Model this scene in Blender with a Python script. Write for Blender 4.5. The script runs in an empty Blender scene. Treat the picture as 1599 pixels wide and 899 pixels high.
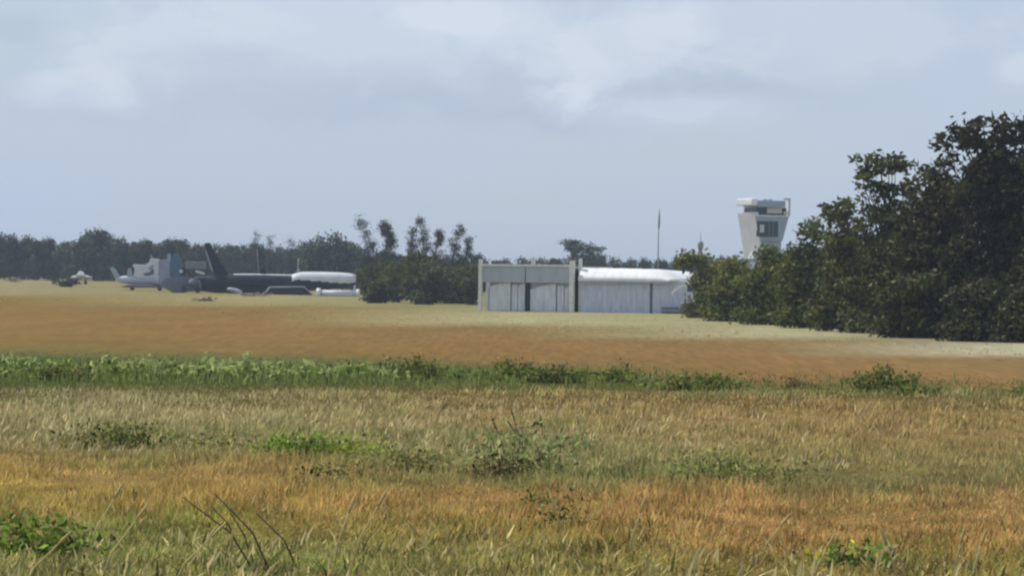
import bpy, math, random
import numpy as np
from mathutils import Vector, Matrix

# ------------------------------------------------------------------ camera
F = 7606.0            # focal length in photo pixels (1599 wide)
CAMH = 3.0
PITCH = 15.0 / F      # looking very slightly down
ROLL = 0.0125
cp, sp = math.cos(PITCH), math.sin(PITCH)
fwd = Vector((0, cp, -sp)); up0 = Vector((0, sp, cp)); r0 = Vector((1, 0, 0))
right = r0 * math.cos(ROLL) + up0 * math.sin(ROLL)
up = up0 * math.cos(ROLL) - r0 * math.sin(ROLL)
scene = bpy.context.scene
col = scene.collection
cam_data = bpy.data.cameras.new('camera'); cam = bpy.data.objects.new('camera', cam_data); col.objects.link(cam)
cam_data.sensor_width = 36.0; cam_data.lens = 36.0 * F / 1599.0
cam_data.clip_start = 0.5; cam_data.clip_end = 20000
M = Matrix((right, up, -fwd)).transposed().to_4x4(); M.translation = Vector((0, 0, CAMH))
cam.matrix_world = M
scene.camera = cam

# ------------------------------------------------------------------ light
SUN = Vector((-0.46, 0.30, 0.84)).normalized()
world = bpy.data.worlds.new('World'); scene.world = world; world.use_nodes = True
nt = world.node_tree; nt.nodes.clear()
def N(tree, t, **kw):
    n = tree.nodes.new(t)
    for k, v in kw.items():
        if k in n.inputs.keys() if isinstance(k, str) else False: n.inputs[k].default_value = v
        else: setattr(n, k, v)
    return n
out = N(nt, 'ShaderNodeOutputWorld'); bg = N(nt, 'ShaderNodeBackground'); bg.inputs['Strength'].default_value = 0.11
sky = N(nt, 'ShaderNodeTexSky'); sky.sky_type = 'NISHITA'; sky.sun_disc = False
sky.sun_elevation = math.asin(SUN.z); sky.sun_rotation = math.atan2(SUN.x, SUN.y)
sky.air_density = 1.0; sky.dust_density = 0.6; sky.ozone_density = 2.5
tc = N(nt, 'ShaderNodeTexCoord')
def noise(tree, vec, scale, detail=5, rough=.55, dist=0.0):
    n = N(tree, 'ShaderNodeTexNoise'); n.inputs['Scale'].default_value = scale
    n.inputs['Detail'].default_value = detail; n.inputs['Roughness'].default_value = rough
    n.inputs['Distortion'].default_value = dist
    if vec is not None: tree.links.new(vec, n.inputs['Vector'])
    return n
def mapping(tree, vec, scale=(1, 1, 1), loc=(0, 0, 0), rot=(0, 0, 0)):
    m = N(tree, 'ShaderNodeMapping'); m.inputs['Scale'].default_value = scale; m.inputs['Location'].default_value = loc
    m.inputs['Rotation'].default_value = rot
    tree.links.new(vec, m.inputs['Vector']); return m
def ramp(tree, fac, stops):
    r = N(tree, 'ShaderNodeValToRGB'); e = r.color_ramp.elements
    while len(e) < len(stops): e.new(0.5)
    for i, (p, c) in enumerate(stops):
        e[i].position = p; e[i].color = (c, c, c, 1) if isinstance(c, (int, float)) else (*c, 1)
    tree.links.new(fac, r.inputs['Fac']); return r
def mix(tree, fac, a, b):
    m = N(tree, 'ShaderNodeMix'); m.data_type = 'RGBA'
    for s, v in ((m.inputs[0], fac), (m.inputs[6], a), (m.inputs[7], b)):
        if isinstance(v, (int, float)): s.default_value = v
        elif isinstance(v, tuple): s.default_value = (*v, 1)
        else: tree.links.new(v, s)
    return m.outputs[2]
dirv = tc.outputs['Generated']
sepz = N(nt, 'ShaderNodeSeparateXYZ'); nt.links.new(dirv, sepz.inputs[0])
cl = noise(nt, mapping(nt, dirv, (1, 1, 2.2), (3.1, 0.4, 0.35)).outputs[0], 11, 7, .52, .25)
thin = noise(nt, mapping(nt, dirv, (1, 1, 1.7), (0.3, 5.2, 1.35)).outputs[0], 34, 9, .58, .4)
hue_z = ramp(nt, sepz.outputs[2], [(0.0, (3.95, 4.95, 6.55)), (.028, (4.35, 5.3, 6.75)), (.06, (4.45, 5.42, 6.95))])
veil = mix(nt, ramp(nt, cl.outputs['Fac'], [(.35, .72), (.7, .95)]).outputs[0], sky.outputs[0], hue_z.outputs[0])
soft = ramp(nt, cl.outputs['Fac'], [(.36, 0), (.70, .40)])
skycol = mix(nt, soft.outputs[0], veil, (4.85, 5.5, 6.65))
def direction(px, row):
    return (fwd + right * ((px - 799.5) / F) + up * ((449.5 - row) / F)).normalized()
rg = N(nt, 'ShaderNodeMapRange'); nt.links.new(thin.outputs['Fac'], rg.inputs[0]); rg.inputs[1].default_value = .3; rg.inputs[2].default_value = .72
def blob(base, px, row, rx, ry, amount, colour, rag=.55):
    """one cloud bank of the sky dome at a given direction, ragged by noise"""
    c = direction(px, row); sx, sz = F / rx, F / ry
    m = mapping(nt, dirv, (sx, 0, sz), (-c.x * sx, 0, -c.z * sz))
    ln = N(nt, 'ShaderNodeVectorMath'); ln.operation = 'LENGTH'; nt.links.new(m.outputs[0], ln.inputs[0])
    ad = N(nt, 'ShaderNodeMath'); ad.operation = 'MULTIPLY_ADD'; nt.links.new(rg.outputs[0], ad.inputs[0])
    ad.inputs[1].default_value = -1.9; nt.links.new(ln.outputs['Value'], ad.inputs[2])
    r = ramp(nt, ad.outputs[0], [(0, amount), (.25, amount * .6), (.6, amount * .2), (1.0, 0)]); ad.use_clamp = False; r.color_ramp.interpolation = 'EASE'
    return mix(nt, r.outputs[0], base, colour)
WHITE_C = (6.3, 6.85, 7.8); GREY_C = (4.15, 4.9, 6.15)
skycol = blob(skycol, 760, 140, 330, 50, .55, GREY_C); skycol = blob(skycol, 1050, 110, 120, 60, .5, GREY_C)
skycol = blob(skycol, 400, 150, 300, 40, .3, GREY_C); skycol = blob(skycol, 10, 45, 60, 30, .5, GREY_C)
skycol = blob(skycol, 560, 55, 330, 70, .42, WHITE_C); skycol = blob(skycol, 700, 34, 95, 30, .7, WHITE_C)
skycol = blob(skycol, 960, 82, 95, 52, .5, WHITE_C); skycol = blob(skycol, 1050, 172, 110, 22, .45, WHITE_C)
skycol = blob(skycol, 270, 70, 120, 60, .35, WHITE_C); skycol = blob(skycol, 130, 138, 90, 22, .35, WHITE_C)
skycol = blob(skycol, 1350, 50, 240, 50, .3, WHITE_C); skycol = blob(skycol, 1592, 108, 40, 30, .5, WHITE_C); skycol = blob(skycol, 860, 100, 60, 25, .4, WHITE_C)
nt.links.new(skycol, bg.inputs['Color']); nt.links.new(bg.outputs[0], out.inputs['Surface'])

sun_d = bpy.data.lights.new('sun', 'SUN'); sun_d.energy = 4.0; sun_d.angle = math.radians(.5); sun_d.color = (1.0, .95, .87)
sun_o = bpy.data.objects.new('sun', sun_d); col.objects.link(sun_o); sun_o.location = (0, 0, 60)
sun_o.rotation_euler = (-SUN).to_track_quat('-Z', 'Y').to_euler()
vs = scene.view_settings; scene.display_settings.display_device = 'sRGB'
vs.view_transform = 'Standard'; vs.look = 'None'; vs.gamma = 1; vs.exposure = 0.0; vs.use_curve_mapping = False
scene.render.engine = 'CYCLES'
scene.cycles.use_denoising = True
scene.cycles.filter_width = 2.3
scene.cycles.max_bounces = 6; scene.cycles.transparent_max_bounces = 8; scene.cycles.volume_bounces = 0

# ------------------------------------------------------------------ pixel -> world helpers
rng = np.random.default_rng(7); random.seed(7)
def sm(t):
    t = np.clip(t, 0, 1); return t * t * (3 - 2 * t)
def gz(x, y):
    """terrain height: flat airfield that swells a little far away on the left"""
    return 1.45 * sm((y - 620) / 380) * sm((-x - 8) / 70)
def yh(px): return 449.5 - 15.0 + ROLL * (px - 799.5)
def at(px, row, d):
    v = fwd + right * ((px - 799.5) / F) + up * ((449.5 - row) / F)
    v = v * (d / v.y)
    return Vector((v.x, v.y, v.z + CAMH))
def ground(px, d):
    p = at(px, yh(px) + CAMH * F / d, d)
    return Vector((p.x, p.y, float(gz(p.x, p.y))))
def drow(px, row): return CAMH * F / (row - yh(px))

# ------------------------------------------------------------------ object helpers
def tag(o, label=None, cat=None, group=None, kind=None):
    if label: o['label'] = label
    if cat: o['category'] = cat
    if group: o['group'] = group
    if kind: o['kind'] = kind
    return o
def empty(name, loc, label, cat, group=None, rz=0):
    o = bpy.data.objects.new(name, None); col.objects.link(o); o.location = loc; o.rotation_euler = (0, 0, rz)
    o.empty_display_size = .3
    return tag(o, label, cat, group)
def link(name, me, parent=None, loc=None):
    o = bpy.data.objects.new(name, me); col.objects.link(o)
    if parent: o.parent = parent
    if loc is not None: o.location = loc
    return o
class MB:
    def __init__(s): s.v = []; s.f = []; s.m = []; s.smooth = []
    def add(s, vs, fs, mi=0, smooth=False):
        b = len(s.v); s.v += [tuple(v) for v in vs]; s.f += [tuple(i + b for i in f) for f in fs]
        s.m += [mi] * len(fs); s.smooth += [smooth] * len(fs); return s
    def box(s, x0, x1, y0, y1, z0, z1, mi=0):
        v = [(x0, y0, z0), (x1, y0, z0), (x1, y1, z0), (x0, y1, z0), (x0, y0, z1), (x1, y0, z1), (x1, y1, z1), (x0, y1, z1)]
        return s.add(v, [(0, 3, 2, 1), (4, 5, 6, 7), (0, 1, 5, 4), (1, 2, 6, 5), (2, 3, 7, 6), (3, 0, 4, 7)], mi)
    def prism(s, pts, y0, y1, mi=0, taper=None):
        """polygon in X-Z extruded along Y"""
        n = len(pts)
        v = [(x, y0, z) for x, z in pts] + [(x, y1, z) for x, z in (taper or pts)]
        return s.add(v, [tuple(range(n)), tuple(range(2 * n - 1, n - 1, -1))] + [(i, i + n, (i + 1) % n + n, (i + 1) % n) for i in range(n)], mi)
    def tube(s, pts, rad, n=8, mi=0, cap=True):
        pts = [Vector(p) for p in pts]; rad = rad if isinstance(rad, (list, tuple)) else [rad] * len(pts)
        vs = []; fs = []
        for i, p in enumerate(pts):
            t = (pts[min(i + 1, len(pts) - 1)] - pts[max(i - 1, 0)]).normalized()
            a = t.cross(Vector((0, 1, 0)) if abs(t.y) < .9 else Vector((1, 0, 0))).normalized(); b = t.cross(a)
            for k in range(n):
                q = 2 * math.pi * k / n; vs.append(p + (a * math.cos(q) + b * math.sin(q)) * rad[i])
        for i in range(len(pts) - 1):
            for k in range(n): fs.append((i * n + k, i * n + (k + 1) % n, (i + 1) * n + (k + 1) % n, (i + 1) * n + k))
        if cap: fs += [tuple(range(n))[::-1], tuple((len(pts) - 1) * n + k for k in range(n))]
        return s.add(vs, fs, mi, True)
    def loft(s, secs, n=16, mi=0, topmi=None, split=None):
        """body along X from sections (x, zc, ry, rz, yc); faces above split(x) take topmi"""
        vs = []; b0 = len(s.f)
        for x, zc, ry, rz, yc in secs:
            for k in range(n):
                q = 2 * math.pi * k / n; vs.append((x, yc + ry * math.cos(q), zc + rz * math.sin(q)))
        fs = []; mis = []
        for i in range(len(secs) - 1):
            for k in range(n):
                fs.append((i * n + k, i * n + (k + 1) % n, (i + 1) * n + (k + 1) % n, (i + 1) * n + k))
                q = 2 * math.pi * (k + .5) / n; xm = (secs[i][0] + secs[i + 1][0]) / 2
                mis.append(topmi if (topmi is not None and split(xm, math.sin(q))) else mi)
        fs += [tuple(range(n))[::-1], tuple((len(secs) - 1) * n + k for k in range(n))]; mis += [mi, mi]
        s.add(vs, fs, mi, True); s.m[b0:] = mis
        return s
    def build(s, name, mats, parent=None, loc=None, bevel=0):
        me = bpy.data.meshes.new(name); me.from_pydata(s.v, [], s.f)
        for m in (mats if isinstance(mats, (list, tuple)) else [mats]): me.materials.append(m)
        me.polygons.foreach_set('material_index', s.m); me.polygons.foreach_set('use_smooth', s.smooth); me.update()
        o = link(name, me, parent, loc)
        if bevel:
            b = o.modifiers.new('bevel', 'BEVEL'); b.width = bevel; b.segments = 2; b.limit_method = 'ANGLE'
        return o
def np_mesh(name, V, Q, mat, C=None):
    """V (n,3), Q (m,4) quads, C per-vertex colours"""
    me = bpy.data.meshes.new(name); me.vertices.add(len(V)); me.vertices.foreach_set('co', np.ascontiguousarray(V, np.float32).ravel())
    k = Q.shape[1]; me.loops.add(Q.size); me.loops.foreach_set('vertex_index', np.ascontiguousarray(Q, np.int32).ravel())
    me.polygons.add(len(Q)); me.polygons.foreach_set('loop_start', np.arange(0, Q.size, k, dtype=np.int32))
    me.update(calc_edges=True)
    if C is not None:
        a = me.color_attributes.new('Col', 'FLOAT_COLOR', 'POINT')
        a.data.foreach_set('color', np.ascontiguousarray(np.hstack([C, np.ones((len(C), 1))]), np.float32).ravel())
    me.materials.append(mat); return me

# ------------------------------------------------------------------ materials
def srgb(r, g, b, k=1.0):
    f = lambda c: ((c / 255) / 12.92 if c / 255 <= .04045 else (((c / 255) + .055) / 1.055) ** 2.4) * k
    return (f(r), f(g), f(b))
def mat(name, c, rough=.6, metal=0.0, var=.25, scale=1.5, c2=None, stretch=(1, 1, 1), spec=.4):
    m = bpy.data.materials.new(name); m.use_nodes = True; t = m.node_tree; p = t.nodes['Principled BSDF']
    tcn = N(t, 'ShaderNodeTexCoord'); mp = mapping(t, tcn.outputs['Object'], stretch)
    n = noise(t, mp.outputs[0], scale, 6, .6)
    c2 = c2 or tuple(x * (1 - var) for x in c)
    r = ramp(t, n.outputs['Fac'], [(.35, c2), (.62, c)])
    t.links.new(r.outputs[0], p.inputs['Base Color'])
    p.inputs['Roughness'].default_value = rough; p.inputs['Metallic'].default_value = metal
    p.inputs['Specular IOR Level'].default_value = spec
    return m
def leaf_mat(name, trans=.3):
    m = bpy.data.materials.new(name); m.use_nodes = True; t = m.node_tree; t.nodes.clear()
    o = N(t, 'ShaderNodeOutputMaterial'); a = N(t, 'ShaderNodeAttribute'); a.attribute_name = 'Col'
    d = N(t, 'ShaderNodeBsdfPrincipled'); d.inputs['Roughness'].default_value = .55; d.inputs['Specular IOR Level'].default_value = .12
    tr = N(t, 'ShaderNodeBsdfTranslucent'); ms = N(t, 'ShaderNodeMixShader'); ms.inputs[0].default_value = trans
    t.links.new(a.outputs['Color'], d.inputs['Base Color']); t.links.new(a.outputs['Color'], tr.inputs['Color'])
    t.links.new(d.outputs[0], ms.inputs[1]); t.links.new(tr.outputs[0], ms.inputs[2]); t.links.new(ms.outputs[0], o.inputs['Surface'])
    return m
M_leaf = leaf_mat('leaf', .22); M_blade = leaf_mat('grass_blade', .45); M_weed = leaf_mat('weed_leaf', .5)
M_bark = mat('bark', (.10, .085, .065), .9, var=.5, scale=6)
M_twig = mat('dry_stem', (.22, .16, .08), .9, var=.4, scale=6)
M_darkstem = mat('brown_stem', (.09, .055, .025), .9, var=.4, scale=6)

# ------------------------------------------------------------------ ground colours (what grows where)
ZC = {   # column -> [(photo row of flat ground, colour)]
 -400: [(440,(162,152,134)),(458,(164,150,116)),(465,(142,117,74)),(500,(150,118,76)),(540,(138,114,70)),(560,(95,108,62)),(598,(100,108,62)),(612,(132,116,84)),(650,(150,132,95)),(690,(122,112,72)),(715,(140,116,74)),(755,(156,126,70)),(805,(135,116,60)),(835,(108,108,55)),(960,(122,114,64))],
 0:    [(440,(162,152,134)),(458,(164,150,116)),(465,(143,117,74)),(500,(152,118,76)),(540,(138,114,70)),(558,(92,108,62)),(600,(100,108,62)),(610,(132,116,84)),(645,(152,133,96)),(685,(122,112,72)),(712,(142,116,74)),(755,(158,127,70)),(805,(137,116,60)),(835,(118,112,60)),(960,(124,116,66))],
 400:  [(455,(150,138,104)),(466,(170,157,122)),(474,(164,150,112)),(481,(143,117,74)),(510,(152,116,76)),(548,(142,114,72)),(566,(95,108,62)),(600,(104,110,64)),(610,(134,118,82)),(650,(150,132,92)),(690,(124,116,72)),(722,(128,114,68)),(742,(148,118,72)),(790,(152,120,66)),(840,(124,112,58)),(880,(122,114,64)),(960,(134,120,70))],
 800:  [(478,(150,142,110)),(490,(178,168,130)),(503,(182,172,135)),(512,(142,116,80)),(545,(152,113,74)),(565,(140,112,70)),(580,(100,108,62)),(606,(112,112,64)),(616,(140,116,76)),(650,(146,120,78)),(690,(134,122,78)),(735,(112,106,66)),(762,(122,108,64)),(775,(150,114,68)),(830,(144,114,64)),(880,(122,108,58)),(960,(136,118,68))],
 1200: [(500,(165,155,120)),(512,(184,174,138)),(524,(182,172,138)),(533,(145,118,82)),(560,(152,114,78)),(590,(145,113,74)),(602,(118,112,68)),(616,(122,112,68)),(628,(146,118,78)),(680,(148,121,78)),(715,(140,120,76)),(745,(116,106,66)),(768,(124,108,64)),(785,(150,114,70)),(850,(150,113,66)),(890,(130,110,60)),(960,(136,116,64))],
 1599: [(530,(165,155,128)),(542,(196,188,162)),(552,(190,180,150)),(560,(146,120,88)),(585,(152,118,80)),(606,(145,114,76)),(614,(122,112,68)),(624,(126,112,70)),(634,(146,119,78)),(700,(147,121,78)),(735,(134,116,74)),(760,(116,103,64)),(782,(148,116,72)),(860,(150,114,66)),(895,(130,110,60)),(960,(136,116,64))],
 2000: [(540,(165,155,128)),(555,(196,188,162)),(566,(190,180,150)),(574,(146,120,88)),(595,(152,118,80)),(614,(145,114,76)),(622,(122,112,68)),(632,(126,112,70)),(642,(146,119,78)),(705,(147,121,78)),(740,(134,116,74)),(766,(116,103,64)),(788,(148,116,72)),(865,(150,114,66)),(900,(130,110,60)),(960,(136,116,64))],
}
ZK = sorted(ZC)
ALB = 1.0; BL = np.array([1.25, 1.33, 1.22])
def zone(px, row):
    px = np.asarray(px, float); row = np.asarray(row, float)
    wob = 5 * np.sin(px / 61.0 + row / 37) + 4 * np.sin(px / 23.0 + 1.3) + 3 * np.sin(px / 140. + row / 15)
    row = row + wob * np.clip((row - 560) / 140, 0.05, 1)
    cols = []
    for k in ZK:
        rs = [r for r, _ in ZC[k]]; cs = np.array([srgb(*c) for _, c in ZC[k]])
        cols.append(np.stack([np.interp(row, rs, cs[:, i]) for i in range(3)], -1))
    cols = np.stack(cols); idx = np.clip(np.searchsorted(ZK, px) - 1, 0, len(ZK) - 2); ks = np.array(ZK, float)
    t = np.clip((px - ks[idx]) / (ks[idx + 1] - ks[idx]), 0, 1)[..., None]
    ar = np.arange(px.size).reshape(px.shape)
    cf = cols.reshape(len(ZK), -1, 3)
    a = cf[idx.ravel(), ar.ravel()].reshape(*px.shape, 3); b = cf[(idx + 1).ravel(), ar.ravel()].reshape(*px.shape, 3)
    return (a * (1 - t) + b * t) * ALB
def world_to_zone(x, d):
    px = x / d * F + 799.5
    return px, yh(px) + CAMH * F / d

# ground sheet
ts = np.concatenate([np.linspace(-1.6, -.25, 12), np.linspace(-.22, -.115, 12), np.linspace(-.11, .11, 161), np.linspace(.115, .22, 12), np.linspace(.25, 1.6, 12)])
rows_ = np.concatenate([np.linspace(438, 640, 140), np.linspace(642, 1000, 120)])
ds = np.concatenate([[4500, 3500, 2600, 2000, 1800], CAMH * F / (rows_[::1] - 422), [36, 32, 26, 18, 10, 4, -4, -20, -60]])
ds = np.unique(ds)
X = np.outer(np.maximum(ds, 30), ts); Y = np.repeat(ds[:, None], len(ts), 1); Z = gz(X, Y)
px_, row_ = world_to_zone(X.ravel(), np.maximum(Y.ravel(), 30))
GC = zone(px_, row_)
fz = (1 - np.exp(-.00014 * np.maximum(Y.ravel(), 0)))[:, None]      # what the haze adds is not part of the soil's own colour
GC = np.maximum((GC - fz * np.array([.42, .47, .55])) / (1 - fz), GC * np.array([.6, .55, .25]))
nr, nc = X.shape
ii = (np.arange(nr - 1)[:, None] * nc + np.arange(nc - 1)[None]).ravel()
Q = np.stack([ii, ii + 1, ii + nc + 1, ii + nc], 1)
mg = bpy.data.materials.new('airfield_soil'); mg.use_nodes = True; t = mg.node_tree; p = t.nodes['Principled BSDF']
p.inputs['Roughness'].default_value = .95; p.inputs['Specular IOR Level'].default_value = .05
a = N(t, 'ShaderNodeAttribute'); a.attribute_name = 'Col'; tcg = N(t, 'ShaderNodeTexCoord')
n1 = noise(t, mapping(t, tcg.outputs['Object'], (1, .35, 1)).outputs[0], 1.1, 8, .7)
n2 = noise(t, mapping(t, tcg.outputs['Object'], (1, .12, 1)).outputs[0], .22, 5, .6)
n3 = noise(t, mapping(t, tcg.outputs['Object'], (1, .03, 1)).outputs[0], 3.2, 6, .75)
r1 = ramp(t, n1.outputs['Fac'], [(.3, .76), (.7, 1.14)]); r3 = ramp(t, n3.outputs['Fac'], [(.32, .70), (.68, 1.25)]); r2 = ramp(t, n2.outputs['Fac'], [(.3, (.84, .88, .82)), (.7, (1.1, 1.06, 1.02))])
def mul(t, a_, b_):
    m = N(t, 'ShaderNodeMix'); m.data_type = 'RGBA'; m.blend_type = 'MULTIPLY'; m.inputs[0].default_value = 1
    t.links.new(a_, m.inputs[6]); t.links.new(b_, m.inputs[7]); return m.outputs[2]
t.links.new(mul(t, mul(t, mul(t, a.outputs['Color'], r1.outputs[0]), r2.outputs[0]), r3.outputs[0]), p.inputs['Base Color'])
go = link('ground', np_mesh('ground', np.stack([X.ravel(), Y.ravel(), Z.ravel()], 1), Q, mg, GC * np.stack([np.full(len(GC), .675), np.interp(GC[:, 0], [.25, .33, .42], [.69, .715, .70]), np.interp(GC[:, 0], [.27, .42], [.54, .66])], 1)))
tag(go, 'wide flat field of dry tan and orange brown grass', 'ground', kind='structure')

# ------------------------------------------------------------------ grass blades
def blades(name, px, row, hgt, wid, C, lean=(0.25, 0.0), bend=.35, jit=.25, label='', cat='grass'):
    n = len(px); d = CAMH * F / (row - yh(px)); x = (px - 799.5) / F * d
    base = np.stack([x, d, gz(x, d) - .02], 1)
    az = rng.uniform(0, 2 * np.pi, n); ln = np.abs(rng.normal(0, bend, n))
    top = np.stack([np.cos(az) * ln + lean[0], np.sin(az) * ln + lean[1], np.ones(n)], 1)
    top /= np.linalg.norm(top, axis=1)[:, None]
    midd = top * np.array([.55, .55, 1.1]); midd /= np.linalg.norm(midd, axis=1)[:, None]
    fa = rng.uniform(-.9, .9, n); side = np.stack([np.cos(fa), np.sin(fa), np.zeros(n)], 1) * wid[:, None] / 2
    m = base + midd * (hgt * .55)[:, None]; tp = m + (top + np.stack([np.cos(az) * .3, np.sin(az) * .3, np.zeros(n)], 1) * ln[:, None]) * (hgt * .45)[:, None]
    V = np.stack([base - side * .8, base + side * .8, m + side, m - side, tp + side * .25, tp - side * .25], 1).reshape(-1, 3)
    b = np.arange(n) * 6
    Qs = np.concatenate([np.stack([b, b + 1, b + 2, b + 3], 1), np.stack([b + 3, b + 2, b + 4, b + 5], 1)])
    Cv = C * np.clip(rng.normal(1, jit, (n, 1)), .4, 1.8)
    Cv = np.repeat(Cv, 6, 0)
    o = link(name, np_mesh(name, V, Qs, M_blade, Cv)); return tag(o, label, cat, kind='stuff')

def scatter(n, r0_, r1_, p0=-380, p1=1980):
    return rng.uniform(p0, p1, n), rng.uniform(r0_, r1_, n)
# clumpy field noise in world space
def clump(px, row, s=.5):
    d = CAMH * F / (row - yh(px)); x = (px - 799.5) / F * d
    return .5 + .25 * (np.sin(x * 2.1 * s + 1.7 * np.sin(d * .31 * s)) + np.sin(d * .9 * s + 2.2 * np.sin(x * .77 * s)))
# far smooth field
px, row = scatter(90000, 540, 640); keep = rng.random(len(px)) < np.clip((row - 545 - .025 * px) / 40, 0.0, 1); px, row = px[keep], row[keep]
C = zone(px, row); d = CAMH * F / (row - yh(px))
blades('field_grass', px, row, rng.uniform(.03, .10, len(px)), np.maximum(.025, 1.2 / F * d) * rng.uniform(.7, 1.4, len(px)), C * np.array([.82, .88, .56]), (.1, 0), .6, .05,
       'short orange brown dry grass covering the far half of the field')
# thin ragged tufts along the pale verge
px, row = scatter(14000, 455, 575); edge = 468 + .053 * np.clip(px, 0, 1599); off = row - edge
keep = (off > -14) & (off < 5) & (clump(px, row, .35) > rng.uniform(.35, 1.0, len(px))); px, row, off = px[keep], row[keep], off[keep]; n = len(px); d = CAMH * F / (row - yh(px))
C = np.where((rng.random(n) < np.interp(off, [-10, 4, 25], [.85, .6, .12]))[:, None], np.array(srgb(176, 166, 122)), np.array(srgb(150, 130, 82))) * 1.15
blades('verge_tufts', px, row, rng.uniform(.05, .16, n), np.maximum(.03, 1.3 / F * d) * rng.uniform(.7, 1.6, n), C, (.1, 0), .7, .12, 'thin ragged tufts where the pale verge meets the brown field')
# near grass
px, row = scatter(170000, 612, 985)
k = clump(px, row); C = zone(px, row + 4) * BL * (1 + np.interp(row, [612, 640, 690, 750, 860, 930], [.62, .30, .24, .42, .45, .38])[:, None] * np.array([.97, 1.06, 1.38])); d = CAMH * F / (row - yh(px)); n = len(px)
h = rng.uniform(.06, .20, n) * (.32 + 1.3 * k); w = np.maximum(.010, 1.2 / F * d) * rng.uniform(.8, 2.0, n) * np.interp(row, [760, 900], [1, 1.9])
mot = clump(px + 300, row, 1.7)[:, None]; C = C * (.62 + .76 * mot)
lit = rng.random(n) < np.interp(row, [700, 860], [.04, .10]); C[lit] *= np.array([.5, .44, .4])
pale = rng.random(n) < np.interp(row, [700, 860], [.04, .12]); C[pale] = np.array(srgb(200, 180, 120))
green = rng.random(n) < .10 + .25 * (clump(px, row + 60, .9) > .78); C[green] = C[green] * np.array([.66, .92, .62])
blades('dry_grass', px, row, h, w, C, (.16, 0), .9, .22, 'knee high tan and orange dry grass in the near half of the field')
# pale straw heads
px, row = scatter(15000, 632, 735); keep = (row < 632 + 70 + .035 * px) & (rng.random(len(px)) < np.interp(px, [-400, 0, 900, 1150, 1500, 2000], [1, 1, .8, .5, .06, .03])); keep &= clump(px, row, 1.3) > rng.uniform(.1, .75, len(px)); px, row = px[keep], row[keep]
n = len(px); C = np.tile(np.array(srgb(205, 188, 140)), (n, 1)); d = CAMH * F / (row - yh(px))
blades('straw_grass', px, row, rng.uniform(.10, .26, n), np.maximum(.013, 1.4 / F * d) * rng.uniform(.7, 1.8, n), C, (.5, 0), .8, .25,
       'pale wispy straw grass leaning right behind the green weed patches')
# foreground pale & green blades along the bottom
px, row = scatter(12000, 845, 985); keep = rng.random(len(px)) < np.interp(px, [-400, 0, 450, 800, 1300, 2000], [1, 1, .9, .45, .28, .25]) * np.clip((row - 835 - 14 * np.sin(px / 70) - 10 * np.sin(px / 29)) / 60, 0, 1); keep &= clump(px, row, 2.1) > rng.uniform(.15, .8, len(px)); px, row = px[keep], row[keep]
n = len(px); gsel = rng.random(n) < np.interp(px, [0, 400, 900, 1600], [.5, .45, .25, .2])
C = np.where(gsel[:, None], np.array(srgb(126, 128, 74)), np.array(srgb(200, 184, 128)))
blades('foreground_grass', px, row, rng.uniform(.08, .32, n), rng.uniform(.012, .042, n), C, (.35, 0), 1.0, .38,
       'coarse green and straw blades along the near edge of the field')

# ------------------------------------------------------------------ leaves
def leaf_quads(cent, size, flat=.5, aspect=.55, seed=0):
    r = np.random.default_rng(seed); n = len(cent)
    a = r.normal(size=(n, 3)); a[:, 2] *= flat + .2; a /= np.linalg.norm(a, axis=1)[:, None]
    b = np.cross(a, r.normal(size=(n, 3))); b /= np.linalg.norm(b, axis=1)[:, None]
    s = size * r.uniform(.6, 1.4, n); A = a * s[:, None] * .5; B = b * s[:, None] * .5 * aspect
    V = np.stack([cent - A, cent + B - A * .1, cent + A, cent - B - A * .1], 1).reshape(-1, 3)
    q = np.arange(n) * 4
    return V, np.stack([q, q + 1, q + 2, q + 3], 1)
def lobe_points(lobes, n, seed, csize, clumps=60, shell=.45):
    """lobes: (x,y,z,rx,ry,rz,weight)"""
    r = np.random.default_rng(seed); L = np.array(lobes, float); w = L[:, 6] / L[:, 6].sum()
    nc_ = clumps * len(L); ci = r.choice(len(L), nc_, p=w)
    u = r.normal(size=(nc_, 3)); u /= np.linalg.norm(u, axis=1)[:, None]; rad = r.uniform(0, 1, nc_) ** shell
    cc = L[ci, :3] + u * rad[:, None] * L[ci, 3:6]
    pi = r.integers(0, nc_, n); off = r.normal(size=(n, 3)) * csize * np.array([1, 1, .6])
    return cc[pi] + off, pi, cc
def crown_mesh(name, lobes, n, size, colr, seed, csize=.4, clumps=60, shell=.4, cvar=.28, aspect=.6, zmin=.05, material=None):
    P, pi, cc = lobe_points(lobes, n, seed, csize, clumps, shell); P[:, 2] = np.maximum(P[:, 2], zmin)
    V, Qq = leaf_quads(P, size, .5, aspect, seed + 1); r = np.random.default_rng(seed + 2)
    cl_ = r.normal(1, cvar, cc.shape[0])[pi]; hue = r.normal(0, .12, cc.shape[0])[pi]
    C = np.array(colr)[None] * np.clip(cl_ * r.normal(1, .22, n), .35, 2.2)[:, None]
    C[:, 0] *= 1 + hue; C[:, 2] *= 1 - hue * .6
    return np_mesh(name, V, Qq, material or M_leaf, np.repeat(C, 4, 0)), cc
def limbs(mb, h, rad, targets, seed, fork=.35):
    r = random.Random(seed); mb.tube([(0, 0, -.1), (r.uniform(-.1, .1) * h * .3, 0, h * .3), (r.uniform(-.1, .1) * h * .3, r.uniform(-.05, .05) * h, h * .62)], [rad, rad * .8, rad * .45], 7)
    for tx, ty, tz in targets:
        z0 = min(h * r.uniform(.15, .5), tz * .8); s = Vector((0, 0, z0)); e = Vector((tx, ty, tz)); m = s.lerp(e, .55) + Vector((0, 0, .1 * (tz - z0)))
        mb.tube([s, m, e], [rad * .38, rad * .2, rad * .05], 5)
    return mb
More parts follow.
